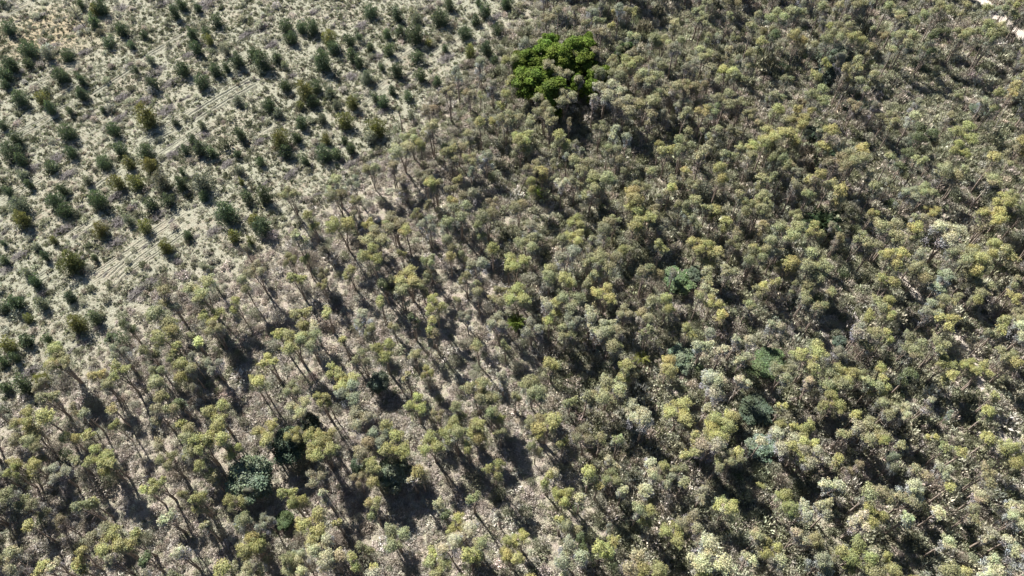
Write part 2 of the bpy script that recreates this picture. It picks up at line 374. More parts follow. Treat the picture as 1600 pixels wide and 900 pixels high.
def shrub_mesh(seed, rad, h, n, twigs, L=(0.2, 0.38), wd=(0.03, 0.07), mat=None):
    g = np.random.default_rng(seed); mb = MB()
    d = sphere_dirs(g, n); d[:, 2] = np.abs(d[:, 2]); rr = (0.35 + 0.65 * g.random(n) ** 0.6)
    lump = 1 + 0.25 * np.sin(np.arctan2(d[:, 1], d[:, 0]) * 3 + seed) * (1 - d[:, 2])
    P = d * rr[:, None] * lump[:, None] * np.array([rad, rad, h])
    A = unit(d * 0.6 + np.array([0, 0, 0.35]) + g.normal(0, 0.5, (n, 3))); W = unit(np.cross(A, unit(d + g.normal(0, 0.5, (n, 3)))))
    C = np.clip((1 + g.normal(0, 0.2, n))[:, None] * (1 + g.normal(0, 0.025, (n, 3))), 0.3, 1.5)
    mb.cards(P, A, W, g.uniform(*L, n), g.uniform(*wd, n), C)
    for k in range(twigs):
        q = g.uniform(0, 6.283); e = g.uniform(0.3, 1.3)
        tip = np.array([math.cos(q) * math.cos(e) * rad, math.sin(q) * math.cos(e) * rad, math.sin(e) * h]) * g.uniform(0.8, 1.15)
        mb.tube([(0, 0, -0.1), tip * 0.5 + g.normal(0, 0.05, 3), tip], [0.022, 0.015, 0.006], 3, (0.8, 0.75, 0.75))
    return mb.mesh('shrub', mat or M_GRASS)
def tuft_mesh(seed, rad, h, n):
    g = np.random.default_rng(seed); mb = MB(); a = g.uniform(0, 6.283, n); r = rad * 0.45 * np.sqrt(g.random(n))
    P = np.stack([r * np.cos(a), r * np.sin(a), np.full(n, -0.05)], 1); o = np.stack([np.cos(a), np.sin(a), np.zeros(n)], 1)
    A = unit(o * g.uniform(0.2, 0.9, n)[:, None] + np.array([0, 0, 1.0]) + g.normal(0, 0.2, (n, 3))); W = unit(np.cross(A, o + g.normal(0, 0.4, (n, 3))))
    C = np.clip((1 + g.normal(0, 0.25, n))[:, None] * (1 + g.normal(0, 0.05, (n, 3))), 0.3, 1.8)
    mb.cards(P, A, W, h * g.uniform(0.7, 1.3, n), g.uniform(0.03, 0.055, n) * 1.3, C)
    return mb.mesh('tuft', M_GRASS)
TUFT = [tuft_mesh(500 + k, 0.55, 0.42, 34) for k in range(4)]
BRUSH = [shrub_mesh(520 + k, 0.62, 0.42, 150, 8, (0.16, 0.30), (0.03, 0.065)) for k in range(5)]
SHRUB = [shrub_mesh(540 + k, 1.3, 1.5, 640, 16, (0.15, 0.28), (0.032, 0.065), M_LEAF) for k in range(5)]

# ------------------------------------------------------------------ where things stand, read off the photograph
# tiles of 400 x 225 photo pixels, coordinates enlarged four times inside each tile: x, y, width of the visible crown
def T(ox, oy, s):
    out = []
    for q in s.split():
        x, y, d = q.split(',')[:3]; k = q.split(',')[3] if q.count(',') > 2 else ''
        out.append((ox + float(x) / 4, oy + float(y) / 4, float(d) / 4, k))
    return out
YP = (T(0, 0, '20,20,50 625,40,80 580,130,90 760,180,120 680,265,100 900,220,60 820,280,60 60,180,100 165,300,110 290,330,60,g 415,340,100 60,400,110 30,470,90 30,530,80 120,610,100 170,400,60 360,460,90 500,490,70 505,575,80 435,690,50 260,620,80,y 310,670,70 285,570,50,g 410,820,110 700,800,110 900,715,150,y 20,790,60 100,860,90 1090,75,80 1130,20,80 1230,40,80 1350,120,80 1190,205,80 1280,190,70 1300,240,60,y 1225,290,80 1130,420,100 1345,430,90 1410,410,70 1480,360,110 1580,320,80 1260,500,90 940,510,70 1090,760,60 1480,620,60,g 1500,830,80 1260,780,50,g 1200,870,80 500,20,50 840,430,40 935,370,50,g 640,680,40 1400,300,60,g 590,60,60,y')
    + T(400, 0, '720,70,90 880,80,70 1145,95,110 1210,20,80 1000,100,80,g 1000,200,120 1440,60,90 1370,120,80 1510,180,90 1300,190,90 1570,20,80 1390,10,50 350,150,90 280,160,80 180,150,110 220,220,110 455,230,90,y 480,290,80 585,250,80 600,340,100 640,380,90 640,230,60 715,290,60 820,210,60 900,190,90 410,360,110 30,360,120 120,340,80 170,390,60,g 830,310,80 1075,270,60,y 1180,295,50 1010,350,90 880,440,100 1030,465,80 1440,300,100 1340,320,80,y 1490,370,70 175,520,110 300,550,110,y 690,480,80,g 370,520,80 460,570,80,g 70,640,110 130,690,90,g 350,620,100 270,640,70,y 600,630,110,y 500,650,70,g 410,730,80,g 280,760,100 550,740,120,y 740,600,60 800,630,100 850,560,60 950,600,90 760,790,120,y 720,850,80,g 250,850,80 150,860,120,y 430,860,80,y 550,870,60 785,420,40 1130,510,80 970,720,70,g 990,860,60,g')
    + T(0, 225, '70,40,110 130,100,100 310,140,90 430,40,110 180,250,70 640,110,110 740,30,100 905,40,100 800,110,110,y 930,120,110,y 720,230,120,y 840,230,110,y 1000,230,130,g 600,340,110 540,220,60,g 385,280,70 340,350,120 400,410,110 120,380,130,g 130,460,130,y 40,290,80 130,190,70,g 1120,240,90 1040,340,100 940,360,80 1250,240,130,g 1270,330,70 1400,420,150 1490,170,60,g 1510,240,50,y 1550,330,100 1590,480,90,y 1240,20,90 1320,50,80 1150,30,60 1140,170,50 1480,60,70 620,530,100,y 890,510,90,y 800,470,60,g 1030,640,90,y 1170,565,80 1460,580,90,y 1570,610,60,y 440,720,170,y 230,640,60,g 330,600,50,y 20,720,70 170,800,80,g 220,860,80 280,700,60 20,620,50 590,710,40 1550,660,50')
    + T(400, 225, '180,40,100 30,110,70 300,90,80 420,40,110 500,50,100 590,20,70 50,310,130 30,510,120')
    + T(0, 450, '90,80,110 30,120,80 170,190,70,y 440,60,80 480,220,120,y 590,180,80 160,330,120 300,320,80 50,360,110,y 90,430,80 20,460,70 250,90,80,g 140,600,130 250,580,120,y 30,620,70 20,760,60'))
EP = (T(400, 0, '890,690,90 1210,590,120 1090,840,90 1400,770,120,y 1340,870,60 1260,480,80,g 1590,400,60,y 1590,520,60,y 1400,420,60,g 1560,640,70,y 1480,560,50,g 1560,780,60')
    + T(400, 225, '225,340,60 490,250,50 530,250,80 500,350,70 620,260,50,g 340,460,170,y 540,540,90,y 260,600,170 740,160,60 925,60,90 1030,30,50,y 1190,60,130,y 1220,110,110 1270,235,60,y 1070,270,130,y 1125,270,50 1240,355,110,y 740,560,80 745,610,90 730,700,190,y 880,510,90 965,530,140,y 1190,520,80 1220,690,110,y 1440,480,80 1400,540,60 1460,660,130,y 1570,750,100,y 1390,870,120 1310,850,60 940,870,90,y 880,860,50 240,870,90,y 240,750,50 1260,460,80 1080,390,50 1100,740,50 1345,190,50,g 1060,880,50 590,480,60 850,520,50')
    + T(800, 0, '290,90,110 460,160,100 540,150,60 560,30,90,g 670,60,100,g 550,230,100,o 520,330,110,o 760,240,120 880,270,70 940,290,60 1020,140,120 1050,260,90 1010,310,130,g 1170,80,110 1220,20,80 1190,140,110 1360,100,100 1370,40,60 1220,240,90 1290,230,90,g 1390,240,80 1360,300,90 1500,180,120 1540,100,80 1560,260,120,y 1590,220,50 1100,370,90 1250,420,130 1290,370,70 1200,360,70 1345,470,70,y 1410,500,80 1480,380,60 740,360,80,o 740,430,70,y 925,430,110 780,510,110 640,470,60 680,500,70 660,560,100,o 855,530,80 910,590,110 1100,550,110 1010,590,80 1090,590,70 510,620,110,p 580,600,80,p 650,650,80,p 700,700,80 830,670,80 880,660,50 870,720,130,o 1080,720,110 1190,710,120,y 1250,715,50 1320,660,80 1430,650,110 1480,730,100 1100,830,110 1190,820,90 1270,850,60 1380,830,110 1540,790,90,o 550,800,110 640,830,120,p 720,860,100,g 160,620,110,o 240,760,120 200,720,70 350,580,90,o 420,510,90,o 230,450,80,o 310,490,60,o 330,640,70,o 540,560,60 110,780,90 20,770,60 300,880,80,y 70,890,70,y')
    + T(1200, 0, '40,140,70 100,110,60 190,80,110 40,220,110,d 330,50,110 450,30,110 490,130,130 540,60,60 750,40,110 820,100,130 660,170,80 180,270,60,y 290,290,90 400,240,160 560,240,150,y 650,290,110 450,220,60 780,320,90 840,280,70 900,140,120 970,100,110 1030,240,150,d 1080,220,70,d 1220,210,150 1240,40,100 1410,210,200 1450,170,100 1350,70,110 1480,60,110 1550,40,100,y 1580,100,70 1590,400,60 1580,520,80 1540,560,140,y 1440,600,160 1350,640,110,g 560,400,130 490,440,160 610,560,100 570,520,110 660,470,110 290,500,80,y 120,500,110 60,610,120 50,690,130,y 190,680,110,y 270,690,90,y 180,790,70,y 300,640,80 370,880,90,y 20,880,80,y 130,880,90,y 790,760,90 900,740,120,p 940,880,80,d 1200,880,90,y 1050,100,60')
    + T(800, 225, '50,20,80,y 190,170,130,y 260,140,60 130,170,60 310,250,110,p 390,250,70 340,70,100,g 440,50,100,g 600,30,100 460,140,70 430,160,80 960,50,140,y 1060,50,70 870,180,110 1085,180,100,y 1190,60,150 1350,80,120 1300,190,160,y 1500,30,130,y 1570,30,70,y 1480,120,60 1560,220,130 990,280,110,y 940,320,100 1000,250,80 760,350,90,y 800,300,60 550,230,90 500,310,80 560,260,60 640,480,100 810,480,80,y 870,440,60 760,540,80,y 590,540,80 400,510,60,y 500,610,130 690,660,110,y 740,670,50 930,640,110,y 1140,490,120 1270,410,140,y 1220,420,60 1340,480,130,y 1430,350,130 1450,430,110 1560,380,80 1540,430,80 1570,510,110 1390,570,80,o 1520,670,110,y 1580,670,60 1500,740,70 1155,660,70,y 1210,690,60,y 1265,710,90,y 1380,650,50 830,800,160 890,830,60 540,740,200 480,740,80 600,760,90 1220,830,100 1350,800,130 1570,890,110,y 320,600,110 100,640,80 30,750,80,y 240,830,80 330,870,80,y 470,880,80 340,710,80,g 1130,400,80 1060,400,50 1520,420,60')
    + T(1200, 225, '20,30,60 110,150,120 50,130,60 290,250,80,y 160,270,110 20,230,60 410,160,80,o 590,30,150,y 540,100,110 520,130,80 760,100,110 640,190,100,p 670,280,120 940,120,110 850,110,80,d 1190,50,160,y 1210,180,140 1120,220,90 1410,110,140,y 1510,130,100 1570,30,80,y 1390,240,150 1450,370,150,y 1400,450,200,y 1480,420,80,y 1580,460,60 450,300,160,y 370,280,90 240,340,120 440,340,110,y 180,480,110 270,590,60,y 110,590,90 650,450,100,y 570,610,130 740,590,100 920,540,160,y 640,670,80 780,730,190,y 910,610,60 940,470,110,p 1280,680,130,y 1300,760,200,y 1270,800,100 1500,690,140,y 1180,740,80 1100,600,100,p 930,710,80,p 740,870,160,y 920,840,80 160,740,130,y 110,780,80,y 270,780,100 50,870,120,y 260,880,80 1540,870,110 1080,870,90,g 30,700,80,p')
    + T(0, 450, '1040,70,80 1220,90,110 1300,20,100 1520,20,60 1510,110,60,y 1060,210,100 1350,210,80,y 1340,290,60 720,310,110,d 790,265,60,d 1080,310,90,y 1130,380,110,y 1200,320,60 1250,350,110,y 960,410,70 370,460,90,y 430,480,80 740,540,160,y 630,560,80,y 1230,500,130 1130,550,80,y 1100,490,50 340,690,100 730,770,110,y 980,680,90 1150,700,110,d 1060,770,140 1140,850,110,y 1410,790,90,y 1590,590,60,y 270,820,190,y 560,790,110 460,790,70 200,840,80,y 710,890,60,y 1000,560,60')
    + T(400, 450, '300,170,100,y 455,165,110,y 290,270,70,y 400,250,80,p 135,310,110,y 270,350,90,y 320,380,80 530,345,110,y 800,80,120,y 950,210,120,d 1120,220,140,y 1140,270,130 1120,135,70,y 940,15,90 1090,20,50 780,10,70,d 1260,80,50 1370,40,120 1520,70,140 1410,340,140 1580,345,60 80,470,140,y 60,580,140,y 460,540,130,y 570,600,80,y 520,625,50,y 680,460,60 795,430,80,y 740,270,60 960,550,110 1560,530,130,g 1420,620,140,y 1480,690,90 1370,680,90 1250,780,80 1440,800,140 1500,820,60,y 380,720,120,y 450,730,60,y 270,770,80 840,840,140,y 1260,880,80,y 1400,880,90,y 260,640,60')
    + T(800, 450, '40,70,90,y 210,110,130,p 240,200,120,y 370,110,90 490,170,150,p 580,60,80,y 880,80,160 1170,60,120 1220,20,80,p 1250,110,60,y 1300,180,120,y 1480,110,110 1540,30,110 530,290,100,p 590,240,80,p 600,340,100 650,310,90 850,270,140 1100,280,80,y 1240,280,110,g 1400,330,130,p 1490,330,120,p 1180,380,100,p 1310,400,110,p 1440,450,90,p 240,480,80,y 150,570,120 110,650,100 470,680,110 500,700,60 350,730,80 640,610,140 600,660,100 710,520,90,y 740,550,50 1280,590,150,p 1240,630,90,p 1440,590,130,p 1040,800,100,y 830,830,170,p 770,790,80,p 1220,750,110,o 1350,860,90,y 1240,880,80,y 1080,860,60 220,860,100,y 150,840,70 30,680,50')
    + T(1200, 450, '50,240,130,p 220,80,90 320,130,140 390,40,110 620,190,130,y 760,190,110,y 680,130,100 560,280,170,g 740,310,110,y 640,330,90 290,370,130,y 240,480,100,y 900,410,160 870,380,80 1060,380,150 1100,230,160,y 1170,80,110 1290,80,110,y 1530,70,120,y 1450,250,100,y 1380,300,110 1470,430,150 1580,310,80,p 1100,480,150,y 1140,550,150,y 1330,530,140,y 1230,520,60,y 1500,500,80,y 700,510,120,y 720,600,130,y 650,620,100 680,670,70,y 470,560,80,y 390,600,100 280,590,130,p 250,610,80,p 400,660,90,y 580,580,50 80,550,80,o 90,750,110,y 370,740,80,y 550,790,110,y 560,870,160,p 640,860,120 260,860,130,y 60,880,60,y 180,890,70,y 1010,720,120,p 1400,690,120,y 1370,790,130,y 740,780,80 810,790,60,p 880,540,160,d')
    + T(0, 675, '550,50,120,y 500,40,60,y 130,80,70 260,30,90 290,120,70 150,190,90,y 200,260,90,y 130,265,50,y 710,170,150,y 600,200,80,y 680,230,70,y 500,180,110 980,100,130,o 1290,60,170,y 1340,60,100,y 1200,30,80 1190,160,100 1060,210,70 1030,310,140,y 910,390,110,y 1310,290,140 1260,250,80,y 1230,430,150,y 1290,410,80,y 1480,430,80,y 480,490,150 610,450,120,y 1060,540,130,p 1270,600,110,o 1570,550,90 180,600,120,y 370,590,70,o 810,700,180,y 780,690,100,y 650,700,100,o 530,770,150,y 470,870,130,y 1110,770,180,p 1570,720,90,y 1410,860,200,y 670,820,150,p 380,820,110,p 230,880,130,y 890,820,110,d 60,440,100 1470,130,60,y')
    + T(400, 675, '100,50,110,y 280,20,60,y 480,40,70,y 360,110,90,y 400,150,90,y 710,110,90,o 770,60,80,g 890,110,100,y 960,120,70 715,230,80,y 710,310,80,y 1060,240,150,y 970,310,110,p 180,400,90,y 230,460,120,y 290,440,60,y 410,400,140,p 770,420,130,y 750,490,140 400,570,100,y 470,600,110,y 1160,440,130,p 1190,530,130,d 1300,580,70,y 1330,630,90,p 1260,640,60,y 1390,400,110 1270,20,90 1380,20,80,y 1350,90,70,y 700,720,90 350,720,90,y 430,750,90,p 400,810,80,y 500,810,90,p 310,780,50,p 240,870,80,p 170,830,80 40,710,100,y 740,860,110,y 1090,790,120,y 1110,890,90 1580,710,60,y 1580,780,60,y')
    + T(800, 675, '30,700,80,y 20,780,70,y 200,310,130,y 280,260,130,p 490,260,150,y 540,330,110,y 440,400,120,p 690,370,110,p 860,200,110,p 940,230,60,y 880,280,130,p 980,310,80,p 840,360,150,p 790,490,150,p 850,520,80,y 1070,320,110 1190,390,130,p 1340,490,100,y 1110,150,90,y 1140,50,110,y 1220,100,90,p 1400,140,110,y 1270,20,100,y 1550,70,110,p 640,690,120,y 450,680,90,d 1010,650,90,y 1530,660,140,o 1480,800,120,p 320,540,110,y 390,610,70 310,420,70,y 670,50,140 550,40,110 450,40,80,o 330,60,70,y 720,850,160,o 860,870,90,y 350,880,110,p 1370,190,60,o 1590,740,70,y 620,200,80,p')
    + T(1200, 675, '90,80,100,p 200,40,110,y 290,70,110,y 180,130,80,y 240,170,80,p 440,180,110,y 400,340,170,p 340,460,140,p 230,500,160,p 350,520,110,p 620,400,200,o 700,410,100,o 570,570,170,p 640,550,80,y 870,430,170,o 900,360,90,p 870,540,170,p 1050,510,120,p 1120,690,140,p 960,260,170,o 1100,250,140,p 1130,350,110,y 1030,40,110,y 1370,60,150,y 1450,110,130,p 1490,170,90,y 1590,80,110,p 1590,190,90,y 1100,110,110 1200,140,110,y 830,80,110 720,60,130,y 640,30,100 470,20,110 1360,260,130 1370,330,110 1320,400,150,p 1390,650,130,p 1500,680,110,p 1430,840,180,p 1400,880,150,p 190,660,150,p 280,690,80 440,760,150,y 540,780,100,y 650,760,120,p 720,790,50,y 500,850,110,y 80,810,130,p 1560,500,90,p 1540,560,70,p'))
GP = T(800, 0, '215,255,80 180,310,120 270,350,150 400,310,140 50,370,110 100,490,160 175,470,110 230,570,150 300,410,90 420,370,120 490,470,80 380,520,70 210,640,70 550,460,70 20,430,60 450,270,80 330,310,100 110,400,90 480,545,70') + T(800, 0, '680,320,80')
BP = [(392, 750, 62, 'dark blue-green rounded broadleaf tree alone on pale litter'), (452, 698, 50, 'dark glossy broadleaf tree half hidden by yellow-green eucalyptus heads'),
      (486, 664, 26, 'dark broadleaf tree in the shade behind a glossy broadleaf neighbour'), (616, 745, 46, 'mid green soft-leaved broadleaf tree beside a dense olive eucalyptus'),
      (594, 600, 30, 'small blue-green broadleaf tree alone in a long eucalyptus shadow'), (562, 728, 26, 'small very dark round bush between two eucalyptus shadows'),
      (1303, 92, 42, 'blue-green lobed broadleaf tree rising among tall eucalyptus'), (1288, 118, 30, 'dark green broadleaf tree at the foot of the blue-green lobed one'),
      (1272, 208, 26, 'small dark green broadleaf bush near leaning bare stems'), (1288, 252, 30, 'dark bluish broadleaf tree beside a bare stem in the dense wood'),
      (1060, 438, 40, 'bright mid-green scrambling bush in a gap of the wood'), (1062, 562, 40, 'green leafy bush in a shaded gap of the wood'),
      (1178, 642, 46, 'deep green spreading bush in the shaded hollow of the wood'), (1205, 575, 52, 'fresh green scrambling thicket filling the shaded hollow'),
      (1192, 702, 40, 'dark green bush under pale eucalyptus heads'), (1090, 578, 16, 'tiny bright green bush in the shade of the wood'),
      (445, 812, 26, 'small blue-grey bush under a bright eucalyptus head'), (1205, 700, 22, 'bright green bush beside dark green bush under pale heads'), (1085, 428, 26, 'pale green bush beside the scrambling bush in the gap'),
      (1330, 168, 26, 'green round bush below the large leaning eucalyptus'), (1528, 172, 24, 'mid-green round bush below leaning trunks near sandy track'), (1310, 535, 20, 'blue-green bush tucked below dense eucalyptus crowns')]
PILES = ([(x / 4, y / 4, a / 4, b / 4) for x, y, a, b in [(250, 100, 100, 40), (760, 50, 80, 60), (1010, 20, 100, 50), (1280, 20, 120, 70), (970, 450, 140, 50), (1080, 510, 120, 50), (760, 600, 100, 50), (900, 620, 120, 40), (1040, 690, 100, 70), (550, 720, 80, 40), (740, 730, 90, 40), (1180, 340, 80, 40), (1530, 200, 120, 50), (1280, 840, 60, 50), (530, 320, 100, 40), (500, 170, 90, 45), (330, 290, 80, 40)]]
    + [(400 + x / 4, y / 4, a / 4, b / 4) for x, y, a, b in [(50, 150, 100, 50), (100, 260, 80, 40), (660, 160, 100, 50), (1080, 50, 80, 60), (1190, 360, 120, 50), (600, 470, 80, 60), (800, 690, 80, 40), (20, 880, 80, 40), (760, 350, 80, 50), (360, 70, 60, 40), (960, 540, 60, 30), (1510, 100, 80, 45), (220, 460, 70, 40)]]
    + [(x / 4, 225 + y / 4, a / 4, b / 4) for x, y, a, b in [(350, 80, 100, 60), (210, 150, 80, 50), (420, 190, 110, 50), (400, 530, 140, 50), (720, 320, 110, 50), (820, 390, 80, 50), (990, 440, 100, 60), (720, 610, 120, 60), (740, 480, 100, 70), (1080, 60, 80, 50), (1420, 120, 90, 50), (1340, 540, 90, 50), (1110, 730, 50, 50), (130, 690, 110, 50), (920, 870, 120, 60), (40, 780, 60, 50)]]
    + [(400 + x / 4, 225 + y / 4, a / 4, b / 4) for x, y, a, b in [(220, 180, 140, 40), (590, 120, 90, 40)]]
    + [(x / 4, 450 + y / 4, a / 4, b / 4) for x, y, a, b in [(850, 30, 130, 60), (200, 510, 120, 45), (260, 40, 90, 40), (730, 700, 70, 40)]])

# ------------------------------------------------------------------ wheel ruts in the clearing (real grooves between low banks)
RUTS = []
def rut(pts, width=0.45, p=None, deep=1.0):
    p = pxline(pts) if p is None else p; seg = []; RUTS.append(p)
    for a, b in zip(p[:-1], p[1:]):
        n = max(2, int(np.linalg.norm(b - a) / 0.7)); seg += [a + (b - a) * t for t in np.linspace(0, 1, n, endpoint=False)]
    seg.append(p[-1]); seg = np.array(seg); seg += RNG.normal(0, 0.05, seg.shape)
    d = unit(np.gradient(seg, axis=0)); nrm = np.stack([-d[:, 1], d[:, 0]], 1)
    prof = [(-1.5, -0.04), (-0.85, 0.27), (-0.5, 0.25), (-0.3, 0.03), (0.3, 0.03), (0.5, 0.25), (0.85, 0.27), (1.5, -0.04)]
    V = []; F = []
    for i, (q, m) in enumerate(zip(seg, nrm)):
        e = min(1, i / 3, (len(seg) - 1 - i) / 3)
        for o, h in prof:
            x, y = q + m * o * width * 1.4; V.append((x, y, gz(x, y) + (h * deep + RNG.normal(0, 0.03)) * (0.15 + 0.85 * e) - 0.02))
    k = len(prof)
    for i in range(len(seg) - 1):
        for j in range(k - 1): F.append((i * k + j, i * k + j + 1, (i + 1) * k + j + 1, (i + 1) * k + j))
    mb = MB(); mb.add(V, F, (1, 1, 1)); me = mb.mesh('wheel_rut', M_GROUND)
    a = me.attributes.new('zone', 'FLOAT_COLOR', 'POINT'); a.data.foreach_set('color', np.tile([1.0, 0, 0, 1], len(V)))
    o = link('wheel_rut', me); o['kind'] = 'structure'
for r_ in ([(287, 187), (340, 152), (396, 118)], [(304, 190), (355, 156), (404, 126)], [(226, 90), (258, 71), (288, 52)], [(140, 149), (185, 121), (228, 93)], [(236, 224), (275, 204)], [(142, 296), (192, 262)], [(165, 440), (190, 416), (216, 388)], [(178, 444), (204, 418), (226, 396)], [(45, 352), (72, 334)], [(88, 152), (130, 128)], [(405, 208), (425, 196)]):
    rut(r_)
k_ = 0
while k_ < 18:                                                   # fainter furrows, all along the planting rows
    px, py = rnd.uniform(0, 700), rnd.uniform(5, 470); a_ = at(px, py)[:2]; b_ = a_ + ROWDIR * rnd.uniform(7, 20)
    if not (inside(CLR, a_[0], a_[1]) and inside(CLR, b_[0], b_[1])) or min(seg_dist(EDGE, a_[0], a_[1]), seg_dist(EDGE, b_[0], b_[1])) < 5: continue
    for off in (0.0, 1.9):
        o_ = np.array([-ROWDIR[1], ROWDIR[0]]) * off; rut(None, 0.3, np.array([a_ + o_, (a_ + b_) / 2 + o_, b_ + o_]), 0.65)
    k_ += 1

# ------------------------------------------------------------------ palettes (leaf albedo)
TINT = {'': (0.238, 0.236, 0.124), 'y': (0.285, 0.278, 0.114), 'p': (0.350, 0.342, 0.215), 'g': (0.235, 0.240, 0.162), 'o': (0.240, 0.224, 0.132), 'd': (0.110, 0.132, 0.062)}
WORD = {'': 'olive', 'y': 'yellow-green', 'p': 'pale cream-green', 'g': 'grey-green', 'o': 'rusty olive', 'd': 'dark green'}
FORMW = {'round': 'one rounded head', 'twin': 'a double head', 'broad': 'a broad lobed crown', 'slender': 'a slender drooping crown', 'ragged': 'a ragged uneven crown'}
def vary(c, s=0.10): return [max(0.01, v * (1 + rnd.gauss(0, s * 0.5)) * 1.0) for v in c]
def jitter(c):
    k = math.exp(rnd.gauss(0, 0.12)); return [v * k for v in vary(c, 0.06)]
def shade(t, c):
    """bright, deep or plain, by how this crown came out against its kind"""
    k = sum(t) / sum(c); return 'bright ' if k > 1.09 else ('deep ' if k < 0.92 else '')
def crowding(x, y, pts, near, far):
    d = np.sort(np.hypot(pts[:, 0] - x, pts[:, 1] - y))[1:]
    return 'clustered' if d[1] < near * 1.25 else ('paired' if d[0] < near else ('lone' if d[0] > far else 'spaced'))

# ------------------------------------------------------------------ eucalyptus trees
trees = []
ROWN = (-math.sin(SHADOW_AZ), math.cos(SHADOW_AZ))
for (px, py, s, k) in EP:
    h = 10.0
    for _ in range(3):
        p = at(px, py, h * 0.80); d = s * (0.88 + 0.03 * min(1, max(0, (px - 750) / 300))) / scale_at(p); h = 5.9 + 1.15 * d
        if px > 1150 and py < 420: h += 1.5
    h *= rnd.uniform(0.9, 1.1)
    p = at(px, py, h * 0.80 + 0.2)
    om_ = float(open_mask(p[0], p[1]))
    v_ = p[0] * ROWN[0] + p[1] * ROWN[1]; sh = (round(v_ / 4.6) * 4.6 - v_) * 0.5 * om_; p[0] += ROWN[0] * sh; p[1] += ROWN[1] * sh   # planted in rows
    trees.append(dict(x=p[0], y=p[1], d=d, h=h, k=k, px=px, py=py, area=s * s))
trees.sort(key=lambda t: -t['area'])
def pick(d):
    D = 2.6 if d < 3.1 else (4.0 if d < 5.1 else 6.4)
    return rnd.choice([e for e in EUC if e['D'] == D])
edge_d = lambda x, y: float(seg_dist(EDGE, np.float64(x), np.float64(y)))
LAND = [(at(b[0], b[1])[:2], n) for b, n in ((BP[0], 'beside dark rounded broadleaf tree'), (BP[1], 'by dark glossy broadleaf tree'), (BP[3], 'by soft-leaved broadleaf tree'), (BP[4], 'near small blue-green broadleaf'),
        (BP[6], 'near blue-green lobed broadleaf'), (BP[13], 'round the fresh green thicket'))] + [(at(838, 305)[:2], 'beside palm near pale brush'), (at(808, 505)[:2], 'by palm on open litter'), (at(1285, 365)[:2], 'round the large dark palm'),
        (at(865, 150)[:2], 'in front of the bright green grove'), (at(900, 110)[:2], 'among the bright green grove'), (at(1500, 545)[:2], 'along the bare pale footpath'), (at(1560, 60)[:2], 'beside the sandy track')]
def context(x, y):
    best = min(LAND, key=lambda l: math.hypot(l[0][0] - x, l[0][1] - y)); r = math.hypot(best[0][0] - x, best[0][1] - y)
    if r < 9: return best[1]
    if edge_d(x, y) < 8: return 'on the clearing edge'
    if float(open_mask(np.float64(x), np.float64(y))) > 0.5: return 'over open pale litter'
    return 'in dense shrubby wood'
NIND = 300
ALLT = np.array([(t['x'], t['y']) for t in trees])
for t in trees[:NIND]:
    e = pick(t['d']); o = link('eucalyptus_tree', None, None, (t['x'], t['y'], gz(t['x'], t['y'])), rnd.uniform(0, 6.283), (t['d'] / e['D'], t['d'] / e['D'], t['h'] / e['H']))
    size = 'small' if t['d'] < 3.2 else ('medium' if t['d'] < 4.3 else ('large' if t['d'] < 5.6 else 'very large'))
    tn = jitter(TINT[t['k']])
    tag(o, f"{crowding(t['x'], t['y'], ALLT, 2.6, 4.6)} {size} {shade(tn, TINT[t['k']])}{WORD[t['k']]} eucalyptus with {FORMW[e['form']]}, {context(t['x'], t['y'])}", 'tree', 'tall plantation eucalyptus trees')
    for m in e['trunk']: link('trunk', m, o)
    link('crown', e['crown'], o, tint=tn)

